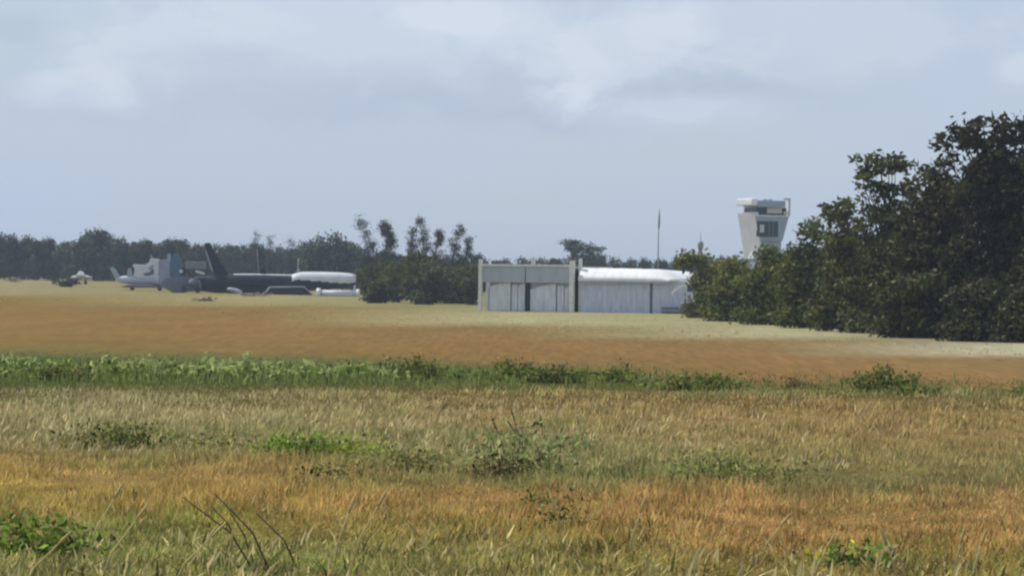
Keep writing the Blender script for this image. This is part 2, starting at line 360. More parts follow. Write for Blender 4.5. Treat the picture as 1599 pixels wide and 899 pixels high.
def place_tree(name, px, d, crown, trunk, label, cat='tree', group=None, scale=1.0, rz=0, zs=1.0):
    o = empty(name, ground(px, d), label, cat, group, rz); o.scale = (scale, scale, scale * zs)
    link('crown', crown, o); link('trunk', trunk, o); return o

# ---- far tree prototypes (unit: metres, about 8 m tall)
GREY_G = (.060, .074, .032); DARK_G = (.046, .058, .022); OLIVE = (.088, .098, .030)
protos = []
for i in range(6):
    r = random.Random(40 + i); lob = []
    for k in range(7):
        a_ = r.uniform(0, 6.28); rr = r.uniform(.3, 2.6)
        lob.append((rr * math.cos(a_), rr * math.sin(a_), r.uniform(3.6, 6.2) - rr * .35, r.uniform(1.4, 2.1), r.uniform(1.4, 2.1), r.uniform(1.2, 1.8), 1))
    for k in range(5):
        a_ = k * 1.26 + r.uniform(-.3, .3); lob.append((2.6 * math.cos(a_), 2.6 * math.sin(a_), 1.7, 1.6, 1.6, 1.6, .8))
    lob.append((0, 0, 6.2, 2.0, 2.0, 1.4, .9))
    cm, cc = crown_mesh('crown', lob, 7500, .42, GREY_G if i % 2 else DARK_G, 100 + i, .45, 26)
    tb = limbs(MB(), 7, .22, [tuple(c) for c in cc[:9]], i); tm = tb.build('trunk', M_bark); me = tm.data; bpy.data.objects.remove(tm)
    protos.append((cm, me))
def far_tree(px, top, d, label, group, wpx=None, i=None, name='tree', cat='tree'):
    i = rng.integers(0, 6) if i is None else i
    base = ground(px, d); hgt = at(px, top, d).z - base.z; s = hgt / 7.15; zs = 1
    if wpx: sx = wpx * d / F / 8.2; zs = s / sx; s = sx
    return place_tree(name, px, d, protos[i][0], protos[i][1], label, cat, group, s, float(rng.uniform(0, 6.28)), zs)
prof = [(-90,368),(0,364),(40,369),(75,372),(105,375),(130,374),(150,361),(175,368),(200,371),(225,375),(240,379),(265,375),(290,375),(310,380),(340,382),(380,381),(400,380),(440,386),(460,380),(490,374),(510,369),(530,372),(550,382),(575,394),(620,396),(700,398),(760,400),(800,404),(850,402),(900,402),(950,401),(1000,406),(1060,404),(1110,402),(1170,402),(1250,402)]
PX = [p_[0] for p_ in prof]; PT = [p_[1] for p_ in prof]
GL = 'trees of the far left treeline'
for j, x_ in enumerate(np.arange(-95, 590, 19.0)):
    if min(abs(x_ - 152), abs(x_ - 268), abs(x_ - 510)) < 14: continue
    far_tree(x_, np.interp(x_, PX, PT) + rng.uniform(3, 7), 1010 + rng.uniform(-45, 45), 'dark green tree in the long treeline behind the parked aircraft', GL, rng.uniform(42, 62))
for x_, tp, w_, lab in ((152, 364, 84, 'taller dark domed tree rising from the far left treeline'), (268, 378, 84, 'low rounded tree just left of the dark jet tail fin'), (512, 371, 104, 'broad domed dark tree behind the white nose of the jet')):
    far_tree(x_, tp, 985 if x_ < 500 else 900, lab, None, w_)
for x_ in np.arange(600, 1260, 24.0):
    far_tree(x_, np.interp(x_, PX, PT) + rng.uniform(0, 5), 960 + rng.uniform(-30, 60), 'small dark tree of the distant line behind the hangars and tower', 'trees of the distant line behind the hangars', rng.uniform(44, 60))
# low scrub in front of the far treeline
# ---- centre bushes
cb = [(585, 393, 66, 600), (622, 399, 70, 575), (655, 393, 72, 565), (695, 391, 74, 560), (728, 393, 60, 568), (672, 418, 70, 535), (602, 420, 60, 550), (735, 420, 50, 540)]
cprot = []
for i in range(3):
    r = random.Random(60 + i); lob = []
    for k in range(9):
        a_ = r.uniform(0, 6.28); rr = r.uniform(.2, 1.7); lob.append((rr * math.cos(a_), rr * math.sin(a_), r.uniform(.9, 4.7) - rr * .3, r.uniform(.8, 1.3), r.uniform(.8, 1.3), r.uniform(.8, 1.2), 1))
    cm, cc = crown_mesh('crown', lob, 5200, .32, OLIVE, 300 + i, .3, 26)
    tb = limbs(MB(), 4.5, .14, [tuple(c) for c in cc[:9]], i); tm = tb.build('trunk', M_bark); me = tm.data; bpy.data.objects.remove(tm)
    cprot.append((cm, me))
for j, (x_, tp, w_, d_) in enumerate(cb):
    b_ = ground(x_, d_); hgt = at(x_, tp, d_).z - b_.z; sx = w_ * d_ / F / 4.6
    place_tree('bush', x_, d_, *cprot[j % 3], 'olive green bush in the thicket between the jet and the hangars', 'bush', 'bushes of the central thicket', sx, j * 1.3, hgt / 5.3 / sx)
# ---- wispy sparse trees
def wispy(px, top, d, w, label, group, leaning, seed, base_clear=.3, colr=(.06, .066, .045), n=900):
    r = random.Random(seed); b_ = ground(px, d); h_ = at(px, top, d).z - b_.z; wm = w * d / F
    lob = []; tg = []
    for k in range(15):
        f_ = base_clear + (1 - base_clear) * (k + .4) / 15; x_ = leaning * wm * (f_ - base_clear) * 1.5 + r.uniform(-.5, .5) * wm * (1.25 - f_)
        lob.append((x_, r.uniform(-.3, .3) * wm, h_ * f_, wm * r.uniform(.08, .2), wm * .18, h_ * r.uniform(.04, .08), 1)); tg.append((x_, 0, h_ * f_))
    lob.append((tg[-1][0] * 1.15, 0, h_ * .95, wm * .1, wm * .1, h_ * .05, .5)); tg.append((tg[-1][0] * 1.15, 0, h_ * .97))
    cm, cc = crown_mesh('crown', lob, int(n * 2.1), .22, colr, seed, .29, 5, aspect=.45)
    tb = limbs(MB(), h_, .13, tg, seed); tm = tb.build('trunk', M_bark); me = tm.data; bpy.data.objects.remove(tm)
    return place_tree('wispy_tree', px, d, cm, me, label, 'tree', group)
for j, (x_, tp, w_, l_, lab) in enumerate([(584, 341, 34, -.5, 'sparse wind bent tree, leftmost of the thin row above the central thicket'), (600, 350, 18, .3, 'thin bare topped tree second from the left above the thicket'), (618, 347, 26, -.6, 'thin tree leaning left above the thicket, third of its row'),
        (638, 357, 24, .1, 'short sparse tree in the middle of the thin row above the thicket'), (664, 341, 22, -.3, 'tallest slim plume shaped tree above the thicket'), (676, 360, 20, .3, 'short slim tree right beside the tallest plume tree'), (704, 352, 30, .3, 'sparse upright tree toward the right end of the thin row'), (722, 372, 22, .4, 'lowest thin tree at the right end of the row above the thicket')]):
    wispy(x_, tp, 640, w_ * 1.25, lab, None, l_, 500 + j, n=1200)
for j, (x_, tp, w_, lab) in enumerate([(396, 361, 30, 'grey sparse tree poking above the treeline right of the jet tail'), (417, 366, 26, 'thin grey tree beside the sparse one above the jet'), (447, 371, 40, 'faint bare branched tree left of the broad domed tree')]):
    wispy(x_, tp, 930, w_, lab, None, .3, 540 + j, .6, (.075, .078, .06), 330)
# ---- pale umbrella tree behind the hangars
d_ = 820; b_ = ground(905, d_); h_ = at(905, 373, d_).z - b_.z; u_ = d_ / F
lob = [(x_ * u_, y_, h_ - dz * u_, 15 * u_, 1.6, 6.5 * u_, 1) for x_, y_, dz in ((-20, 0, 8), (-5, .6, 8), (10, -.5, 12), (24, 0, 18), (0, 1, 16), (-12, -1, 17), (18, 1, 24), (-8, 0, 27), (10, 0, 30), (26, .5, 30), (-4, 1, 36), (14, -1, 38))]
cm, cc = crown_mesh('crown', lob, 3800, .34, (.10, .125, .09), 610, .3, 16)
tb = limbs(MB(), h_ * .8, .25, [tuple(c) for c in cc[:14]], 3); tm = tb.build('trunk', M_bark); me = tm.data; bpy.data.objects.remove(tm)
place_tree('umbrella_tree', 905, d_, cm, me, 'pale flat topped tree rising above the roof gap between the hangars', 'tree')

# ---- right hand trees
def big_tree(name, px, d, wpx, top, n, label, seed, colr=(.052, .058, .022), size=.24, extra=(), skirt=True, cat='tree'):
    r = random.Random(seed); b_ = ground(px, d); H = at(px, top, d).z - b_.z; R = wpx * d / F / 2; lob = []
    for k in range(16):
        a_ = r.uniform(0, 6.28); f_ = r.uniform(.18, .9); env = math.sqrt(max(.06, 1 - max(0, (f_ - .38) / .66) ** 2)); rr = r.uniform(.2, .78) * R * env
        q = r.uniform(.26, .42) * R
        lob.append((rr * math.cos(a_), rr * math.sin(a_) * .9, f_ * H, q, q, q * .8, 1))
    for k in range(10):          # leafy core
        f_ = .12 + .62 * k / 9; env = math.sqrt(max(.1, 1 - max(0, (f_ - .38) / .62) ** 2)); q = R * .6 * env
        lob.append((r.uniform(-.2, .2) * R, r.uniform(-.25, .1) * R, f_ * H, q, q, H * .1, 1.6))
    if skirt:
        for k in range(8):
            a_ = k * .785; lob.append((R * .74 * math.cos(a_), R * .7 * math.sin(a_), H * .1 + r.uniform(0, .3), R * .3, R * .3, H * .12, .9))
    lob.append((r.uniform(-.15, .15) * R, 0, H * .88, R * .3, R * .3, H * .1, .8)); body = list(lob); lob = []
    for ex, et, ew, eh, wt in extra:
        lob.append(((ex - px) * d / F, r.uniform(-.3, .3), at(ex, et, d).z - b_.z, ew * d / F, ew * d / F, eh * d / F, wt * .8))
        for _ in range(3): lob.append(((ex + r.uniform(-1, 1) * ew - px) * d / F, r.uniform(-.6, .6), at(ex, et + r.uniform(-1, 1.4) * eh, d).z - b_.z, ew * .5 * d / F, ew * .5 * d / F, eh * .5 * d / F, wt * .5))
    cm, cc = crown_mesh('crown', body, int(n * 1.25), size * 1.22, colr, seed, .3, 34, .55, .45)
    sp = None
    if lob: sp, _ = crown_mesh('leaf_spray', lob, 130 * len(extra), .5, colr, seed + 9, .3, 9, .6, .3, .42)
    body_l = lob
    tg = [tuple(c) for c in cc[:26]] + [(l[0], l[1], l[2]) for l in lob[::2]] if extra else [tuple(c) for c in cc[:26]]
    tb = limbs(MB(), H, R * .07 + .06, tg, seed); tm = tb.build('trunk', M_bark); me = tm.data; bpy.data.objects.remove(tm)
    o = place_tree(name, px, d, cm, me, label, cat)
    if sp: link('leaf_spray', sp, o)
    return o
big_tree('bush', 1110, 392, 90, 406, 9000, 'leafy bush overgrowing the right end of the white roofed hangar', 700, (0.152, 0.162, 0.035), extra=((1062, 408, 12, 5, .15), (1076, 400, 10, 5, .12), (1093, 402, 8, 6, .1)), cat='bush')
big_tree('bush', 1150, 362, 104, 404, 10000, 'wide low green bush between the hangar and the tower', 710, (0.140, 0.151, 0.031), cat='bush')
big_tree('shrub_tree', 1205, 338, 112, 379, 11000, 'rounded green shrub tree right below the control tower', 720, (0.123, 0.143, 0.028))
big_tree('shrub_tree', 1262, 318, 112, 374, 11000, 'shrub tree with loose top just right of the control tower', 730, (0.119, 0.132, 0.028), extra=((1258, 362, 16, 7, .15), (1278, 357, 18, 9, .2)))
big_tree('tree', 1325, 300, 130, 352, 12000, 'mid height tree in front of the sparse topped tree', 740, (0.101, 0.108, 0.026), extra=((1300, 335, 14, 14, .35), (1322, 330, 12, 14, .3)))
big_tree('tree', 1392, 290, 150, 342, 16000, 'tree with a sparse open upper crown showing sky between its leaves', 750, (0.085, 0.091, 0.023), extra=((1370, 255, 28, 14, .55), (1352, 285, 20, 14, .35), (1395, 262, 22, 10, .3), (1380, 305, 32, 16, .6), (1340, 315, 18, 12, .3), (1415, 300, 20, 18, .5), (1375, 330, 40, 16, .9), (1400, 330, 30, 18, .7), (1355, 268, 12, 10, .2), (1390, 248, 14, 8, .2)))
big_tree('tree', 1470, 277, 170, 268, 20000, 'dense dark tree left of the tallest tree at the right edge', 760, (0.062, 0.064, 0.019), extra=((1446, 276, 26, 22, .6), (1457, 263, 26, 20, .6)))
big_tree('tree', 1560, 268, 190, 222, 23000, 'tallest dark tree with ragged crown at the right edge', 770, (0.055, 0.056, 0.018), extra=((1500, 205, 22, 14, .35), (1530, 190, 26, 9, .35), (1565, 190, 22, 8, .3), (1592, 188, 16, 6, .2), (1485, 235, 20, 16, .4), (1560, 218, 40, 12, .8), (1520, 222, 26, 12, .5), (1596, 205, 22, 10, .5)))
big_tree('tree', 1655, 262, 200, 212, 17000, 'dark tree cut off by the right edge of the photo', 780, (.046, .047, .015))
big_tree('bush', 1425, 268, 120, 430, 8000, 'low dark bush at the foot of the trees, middle of the right thicket', 790, (0.078, 0.081, 0.022), cat='bush')
big_tree('bush', 1530, 255, 130, 440, 8000, 'low dark bush at the foot of the tallest tree', 795, (0.062, 0.065, 0.020), cat='bush')
big_tree('bush', 1600, 252, 90, 455, 6000, 'low dark bush at the right edge beside the pale verge', 797, (0.062, 0.065, 0.020), cat='bush')

# ------------------------------------------------------------------ hangars
M_sheet = mat('weathered_sheet_metal', (.74, .74, .78), .55, .0, .26, 2.6, stretch=(2.5, 2.5, .3))
M_sheet2 = mat('mid_grey_cladding', (.44, .46, .51), .6, 0, .15, 1.3, stretch=(1, 1, .3))  # darker grey for the fascia, flat roof and gutter
M_wall = mat('blue_grey_wall_sheet', (.57, .59, .70), .6, 0, .22, 2.4, stretch=(1.5, 1.5, .3))
M_white = mat('white_roof_sheet', (.80, .80, .78), .5, 0, .2, .9, stretch=(1.5, .4, 1))
M_post = mat('pale_steel_post', (.78, .77, .70), .6, 0, .2, 3)
M_gap = mat('painted_interior_shade', (.03, .03, .035), .9)  # near-black paints the shade inside the open hangar
class Frame:
    """local frame along the line between two ground points; local x runs along the front, y goes away from the camera"""
    def __init__(s, pa, pb):
        s.o = pa; e = (pb - pa); s.len = math.hypot(e.x, e.y); s.rz = math.atan2(e.y, e.x); s.c, s.s = math.cos(s.rz), math.sin(s.rz)
    def x(s, px, row=470):
        """local x where the image column px crosses the front plane"""
        v = at(px, row, 100) - Vector((0, 0, CAMH)); k = Vector((v.x, v.y))
        # solve o + t*e = u*k
        det = -s.c * k.y + s.s * k.x
        return (s.o.x * k.y - s.o.y * k.x) / det
    def z(s, px, row):
        t_ = s.x(px, row); y = s.o.y + s.s * t_
        return at(px, row, y).z
pa, pb = ground(748, 445), ground(1085, 438)
fr = Frame(pa, pb)
hz = 4.6
def hx(px): return fr.x(px)
def hzz(px, row): return fr.z(px, row)
root = empty('open_hangar', pa, 'flat roofed grey hangar with tall posts and four pale door leaves', 'hangar', None, fr.rz)
xl, xr = hx(752), hx(896); ztop = hzz(820, 416); zb = hzz(820, 441); D = 11
MB().box(xl + .05, xr - .05, 1.2, D, .02, ztop - .35).build('rear_shell', M_gap, root)
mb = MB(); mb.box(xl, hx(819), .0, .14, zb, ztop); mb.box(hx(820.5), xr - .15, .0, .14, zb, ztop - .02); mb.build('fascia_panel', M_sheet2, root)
MB().box(xl - .02, xr + .02, -.12, .22, ztop + .003, ztop + .2).build('roof_beam', M_post, root)
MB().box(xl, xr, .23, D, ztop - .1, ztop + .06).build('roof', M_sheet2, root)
def post(px, top, w=.30, y0=-.25):
    x_ = hx(px); MB().box(x_ - w / 2, x_ + w / 2, y0, y0 + w, 0, hzz(px, top)).build('post', M_post, root, bevel=.02)
post(751, 405, .32, -.35); post(894, 407, .42, -.38); post(762, 403, .2, .3); post(903, 404, .26, .35); 
MB().box(hx(829), hx(834), -.1, .2, ztop + .205, hzz(831, 404.5)).build('roof_stub', M_post, root)
def door(p0, p1, ltop, rtop, y, nb, seed):
    """a pale sliding door leaf with a sloping torn top and vertical seams"""
    x0, x1 = hx(p0), hx(p1); r = random.Random(seed); pts = [(x0, .03), (x1, .03)]; m = 8; top = []
    for i in range(m + 1):
        f_ = i / m; z_ = (hzz(p0, ltop) * (1 - f_) + hzz(p1, rtop) * f_); z_ += math.sin(f_ * 2.2) * .12; top.append((x0 + (x1 - x0) * f_, z_))
    mb = MB().prism(pts + top[::-1], y, y + .07)
    for i in range(nb):
        xx = x0 + (x1 - x0) * (i + .5) / nb; mb.box(xx - .03, xx + .03, y - .035, y - .002, .05, top[0][1] - .1)
    return mb.build('door', M_sheet, root)
door(757, 795, 449, 441, .30, 3, 1); door(796.5, 805.5, 445, 446, .40, 1, 2); door(807, 817.5, 447, 443, .34, 1, 3)
door(826, 866, 452, 443.5, .30, 3, 4); door(868, 878, 447, 448, .38, 1, 5); door(879.5, 890, 450, 451, .33, 1, 6)
MB().box(xl + .2, xr - .3, .55, .62, .02, zb + .05).build('inner_wall', M_wall, root)
MB().box(hx(819.5), hx(825), .12, .5, .02, zb - .02).build('door_gap_shade', M_gap, root)  # solid dark block painted as the shade between the door leaves

root = empty('white_roofed_hangar', ground(985, fr.o.y + fr.s * hx(985)), 'blue grey hangar with a bright white curved roof beside the bushes', 'hangar', None, fr.rz)
root.location = pa + Vector((fr.c, fr.s, 0)) * hx(906); ox = hx(906)
def q(px): return hx(px) - ox
zw = hzz(980, 439); x1 = q(1072)
MB().box(0, q(1014.5), 0, .18, 0, zw).build('wall', M_wall, root)
mb = MB().box(q(1019), x1, 0, .18, 0, zw - .02); mb.build('wall', M_wall, root)
MB().box(q(1015), q(1018.5), .06, .16, 0, zw - .05).build('wall_seam', mat('seam_grey', (.16, .17, .2), .7), root)
MB().box(.02, x1 - .02, .19, 12, 0, zw - .9).build('side_shell', M_wall, root)
# curved roof: barrel section rising away from the front edge
zr = hzz(980, 419); prof_ = []
for i in range(9):
    a_ = math.pi / 2 * i / 8; prof_.append((-.35 + 3.4 * math.sin(a_) ** 1.0, zw + .02 + (zr - zw) * (1 - (1 - math.sin(a_)) ** 1.25)))
prof_ = [(-.35, zw + .02)] + [(-.35 + 1.3 * (i / 8), zw + .02 + (zr - zw) * math.sin(math.pi / 2 * (i + 1) / 9)) for i in range(9)] + [(9, zr - .15), (12, zw)]
mb = MB(); nx = 14; xs = [-.1 + (q(1056) + .1) * i / nx for i in range(nx + 1)]; vs_ = []; k_ = len(prof_)
for i, xx in enumerate(xs):
    dip = -.12 * (i / nx) ** 3 - .05 * random.random() - .75 * max(0, (i / nx - .82) / .18) ** 2
    for (yy, zz) in prof_: vs_.append((xx, yy, zz + dip * ((zz - zw) / (zr - zw))))
mb.add(vs_, [(i * k_ + j, (i + 1) * k_ + j, (i + 1) * k_ + j + 1, i * k_ + j + 1) for i in range(nx) for j in range(k_ - 1)], 0, True)
for i in (0, nx): mb.add([vs_[i * k_ + j] for j in range(k_)], [tuple(range(k_))])
mb.build('roof', M_white, root)
MB().box(-.06, q(1046), -.37, -.30, zw - .14, zw + .01).build('gutter', M_sheet2, root)
# low dark slatted stack at the right end of the wall
root2 = empty('board_stack', pa + Vector((fr.c, fr.s, 0)) * hx(1052) + Vector((0, -1.0, 0)), 'low dark stack of boards against the right end of the blue grey wall', 'board stack', None, fr.rz)
w_ = hx(1071) - hx(1034)
for i in range(3): MB().box(-w_ / 2, w_ / 2 - .1 * i, -.3, .4, .02 + i * .2, .16 + i * .2, 0).build('board', mat('board_%d' % i, (.08, .08, .1) if i != 1 else (.28, .28, .32), .8), root2)
# bent pale sheets at the roof end
def strip(pts, name, label, wd=.5, th=.28):
    ps = [at(x_, y_, 436) for x_, y_ in pts]; o_ = ps[0]; lp = [(p_ - o_) for p_ in ps]
    mb = MB(); vs_ = []
    for i, p_ in enumerate(lp):
        t_ = min(1, .45 + .8 * math.sin(math.pi * (i + .6) / (len(lp) + .3))); vs_ += [(p_.x, -wd / 2, p_.z + th / 2 * t_), (p_.x, wd / 2, p_.z + th / 2 * t_), (p_.x, wd / 2, p_.z - th / 2 * t_), (p_.x, -wd / 2, p_.z - th / 2 * t_)]
    fs = [(i * 4 + k, i * 4 + (k + 1) % 4, i * 4 + 4 + (k + 1) % 4, i * 4 + 4 + k) for i in range(len(lp) - 1) for k in range(4)]
    fs += [(3, 2, 1, 0), tuple((len(lp) - 1) * 4 + k for k in range(4))]; mb.add(vs_, fs, 0, True)
    o = mb.build(name, M_white, None, o_); return tag(o, label, 'metal sheet')
strip([(1045, 437), (1056, 437), (1066, 439), (1074, 442), (1079, 446)], 'bent_metal_sheet', 'upper of two pale bent metal strips hanging off the white roof end')
strip([(1049, 459), (1054, 453), (1062, 448), (1072, 445.5), (1078, 445)], 'bent_metal_sheet', 'lower pale bent strip curling down below the roof end', .45, .26)
strip([(1079, 440), (1085, 435), (1092, 432), (1098, 432), (1101, 436)], 'torn_metal_sheet', 'short pale torn sheet sticking up among the bush leaves', .5, .35)

# ------------------------------------------------------------------ control tower
M_tw = mat('sunlit_tower_white', (.70, .69, .73), .5, 0, .08, .6)  # lighter colour carries the sunlight on the left face
M_tg = mat('shaded_tower_grey', (.31, .36, .45), .5, 0, .1, .6)  # shade of the front is put into this darker blue grey
M_glass = mat('dark_cab_glass', (.015, .022, .04), .25, 0, .2, 1, spec=.3)
M_blind = mat('pale_blind', (.55, .52, .46), .7, 0, .1, 2)
d_ = 800; tb0 = ground(1196, d_); th = math.radians(22)
root = empty('control_tower', tb0, 'flared airport control tower above the bushes, sunlit left side and shaded front painted in', 'control tower', None, th)
u_ = d_ / F
def tz(row): return at(1196, row, d_).z - tb0.z
# local: x along the front (turning away to the right), y inward; front corner columns give the widths
def flare(z0, z1, a0, a1, b0, b1, name, m, y0a=None, y0b=None, dep=6.0):
    """body whose left/right ends go from a0..a1 (bottom) to b0..b1 (top)"""
    ya = y0a or 0; yb = y0b or 0
    mb = MB(); mb.add([(a0, ya, z0), (a1, ya, z0), (a1, dep, z0), (a0, dep, z0), (b0, yb, z1), (b1, yb, z1), (b1, dep, z1), (b0, dep, z1)],
                      [(0, 3, 2, 1), (4, 5, 6, 7), (0, 1, 5, 4), (1, 2, 6, 5), (2, 3, 7, 6), (3, 0, 4, 7)])
    return mb.build(name, m, root, bevel=.05)
cs, sn = math.cos(th), math.sin(th)
def fx(px): return (px - 1196) * u_ / cs          # front-plane columns
zt, zm = tz(338), tz(376)
flare(0, zm - .02, fx(1186), fx(1222), fx(1186), fx(1222), 'shaft', M_tg, .6, .6, 5.2)
flare(zm, zt, fx(1186), fx(1222.5), fx(1177), fx(1231), 'tower_body', M_tg, .25, 0, 5.6)
# slanted side panel on the left, its sunlight put into the pale colour
mb = MB(); zlo = tz(404)
mb.add([(fx(1189.5), -.05, zlo), (fx(1176), -.08, zt + .15), (fx(1172), 5.7, zt + .55), (fx(1183), 5.4, zlo),
        (fx(1193), .2, zlo), (fx(1179), .2, zt + .15), (fx(1176), 5.75, zt + .55), (fx(1187), 5.4, zlo)],
       [(0, 3, 2, 1), (4, 5, 6, 7), (0, 1, 5, 4), (1, 2, 6, 5), (2, 3, 7, 6), (3, 0, 4, 7)])
mb.build('side_panel', M_tw, root)
MB().box(fx(1184), fx(1192), 2.2, 5.8, tz(404), tz(391)).build('annex', M_white, root)
def pane(p0, p1, r0_, r1_, name, m, y=-.02, dp=.3):
    return MB().box(fx(p0), fx(p1), y, y + dp, tz(r1_), tz(r0_)).build(name, m, root)
# slanted front follows y 0.25 -> 0 so the window stands slightly proud
wd = pane(1180.5, 1214, 345.5, 369.5, 'window', M_glass, -.04, .35)
b_ = MB().box(fx(1184.5), fx(1191.5), -.075, -.045, tz(363), tz(351)).build('blind', M_blind, root); b_.parent = wd
mb = MB()
for c_ in (1199.5, 1206): mb.box(fx(c_) - .025, fx(c_) + .025, -.08, -.045, tz(368), tz(347))
f_ = mb.build('frame', M_tg, wd)
MB().box(fx(1176), fx(1232), -.12, 5.7, zt + .003, zt + .22).build('ledge', M_tw, root)
# cab
MB().box(fx(1181), fx(1229), .5, 5.3, zt + .225, tz(324)).build('cab_glass', M_glass, root)
pane(1197.5, 1221, 324.5, 333, 'cab_panel', M_blind, .3, .18)
MB().box(fx(1176), fx(1183), .15, 5.5, zt + .225, tz(331.5)).build('cab_corner', M_tw, root)
MB().box(fx(1180.5), fx(1225), -.15, 5.5, tz(323.5), tz(313)).build('cab_roof', M_tg, root, bevel=.08)
MB().box(fx(1170), fx(1179.5), -.4, 5.8, tz(321.5), tz(310.5)).build('roof_canopy', M_white, root, bevel=.18)
mb = MB(); xa, xb = fx(1222.5), fx(1232.5)
mb.box(xb - .28, xb, -.2, .1, zt + .23, tz(309)); mb.box(xa, xb - .283, -.2, .1, tz(312), tz(309)); mb.box(xa, xb - .283, -.2, .1, tz(334.5), tz(330))
mb.build('balcony_frame', M_blind, root)
for c_ in (1198, 1206): MB().box(fx(c_) - .25, fx(c_) + .25, 1, 1.6, tz(313) + .005, tz(311)).build('roof_vent', M_tg, root)

# ------------------------------------------------------------------ masts
M_lil2 = mat('dull_pole_grey', (.24, .25, .27), .7); M_mast = mat('grey_mast_steel', (.24, .26, .29), .6)
d_ = 900
for px_i, top, lab in ((1026.5, 325, 'tall thin radio mast standing above the white roofed hangar'),):
    b_ = ground(px_i, d_); h_ = at(px_i, top, d_).z - b_.z; root = empty('radio_mast', b_, lab, 'mast')
    MB().tube([(0, 0, 0), (.05, 0, h_ * .5), (.1, 0, h_ * .93)], [.15, .11, .08], 6).build('pole', M_mast, root)
    MB().tube([(.1, 0, h_ * .76), (.14, 0, h_ * .8), (.16, 0, h_ * .9), (.18, 0, h_)], [.1, .2, .16, .04], 8).build('antenna', M_mast, root)
b_ = ground(1093, d_); root = empty('antenna_tower', b_, 'slim tower with a bulbous top beside the control tower', 'tower')
zz = lambda row: at(1093, row, d_).z - b_.z
MB().tube([(0, 0, 0), (0, 0, zz(392))], [.35, .25], 6).build('pole', M_mast, root)
MB().tube([(0, 0, zz(393)), (0, 0, zz(388)), (0, 0, zz(383)), (0, 0, zz(379)), (0, 0, zz(375.5))], [.25, .45, .58, .5, .15], 12).build('bulb', M_mast, root)
MB().tube([(0, 0, zz(376)), (0, 0, zz(362))], [.07, .04], 5).build('spike', M_mast, root)
MB().tube([(0, 0, 0), (.05, 0, 5.6)], [.16, .1], 6).build('light_pole', M_lil2, None, ground(465, 800))
tag(bpy.data.objects['light_pole'], 'thin pale pole standing behind the white nose of the jet', 'pole')
MB().tube([(0, 0, 0), (-.5, 0, 7.0)], [.1, .06], 6)  .build('leaning_pole', M_lil2, None, ground(405, 905))
tag(bpy.data.objects['leaning_pole'], 'faint leaning pole above the dark jet body', 'pole')

# ------------------------------------------------------------------ aircraft
M_navy = mat('dark_navy_paint', (.010, .012, .024), .6, 0, .3, .8, spec=.12)
M_offw = mat('chalky_white_paint', (.66, .65, .66), .5, 0, .14, .8)
M_lil = mat('faded_grey_paint', (.33, .34, .40), .5, 0, .2, .8)
M_blue = mat('faded_blue_paint', (.055, .12, .21), .5, 0, .25, .8)
M_teal = mat('pale_teal_paint', (.30, .40, .42), .5, 0, .2, .8)
M_tyre = mat('worn_tyre_rubber', (.025, .025, .028), .85)
M_wint = mat('cabin_window', (.05, .08, .12), .2, spec=.7)
def craft(name, px, d, label, cat): 
    b_ = ground(px, d); o = empty(name, b_, label, cat)
    def L(px_i, row): 
        p_ = at(px_i, row, d); return (p_.x - b_.x, p_.z - b_.z)
    return o, L
def wheel(parent, x_, r_, y_, w_=.25):
    return MB().tube([(x_, y_ - w_ / 2, r_), (x_, y_ + w_ / 2, r_)], r_, 14).build('wheel', M_tyre, parent)
# dark jet
root, L = craft('derelict_jet', 430, 745, 'dark navy derelict jet with white topped nose and swept tail fin', 'aircraft')
secs = []
for px_i, t_, b_, w_ in ((286, 440, 449, .35), (308, 431, 454, .9), (335, 429, 457, 1.25), (365, 427.5, 459, 1.45), (400, 427.5, 459.5, 1.45), (440, 428.5, 459, 1.45), (455, 429, 458.5, 1.4), (462, 426.5, 455.5, 1.35), (470, 424.5, 455, 1.3), (490, 424.3, 453.5, 1.25), (510, 424.6, 451.5, 1.2), (530, 425.2, 450.5, 1.1), (545, 426.5, 448, .95), (553, 428, 445.5, .75), (558, 430.5, 443, .5), (560, 434, 440, .2)):
    x_, zt_ = L(px_i, t_); _, zb_ = L(px_i, b_); secs.append((x_, (zt_ + zb_) / 2, w_, (zt_ - zb_) / 2, 0))
dense = []
for a_, b_ in zip(secs[:-1], secs[1:]):
    for k in range(5): dense.append(tuple(u * (1 - k / 5) + w * k / 5 for u, w in zip(a_, b_)))
secs = dense + [secs[-1]]
x455 = L(457, 430)[0]; x545 = L(540, 430)[0]
MB().loft(secs, 48, 0, 1, lambda x_, s_: (x_ > x455 and s_ > .25 - .75 * max(0, (x_ - x455) / (x545 - x455) - .1)) or (s_ > .93 and x_ > L(366, 430)[0])).build('fuselage', [M_navy, M_offw], root)  # white ridge behind the nose is a painted sun highlight on the navy body
MB().prism([L(318.5, 380), L(327, 379), L(333, 390), L(345, 410), L(357, 428), L(335, 431), L(326, 405)], -.16, .16).build('tail_fin', M_navy, root)
MB().prism([L(320.3, 391), L(322.5, 391), L(333.5, 424), L(330.5, 424)], .02 - .22, -.165).build('rudder_strip', M_lil, root)
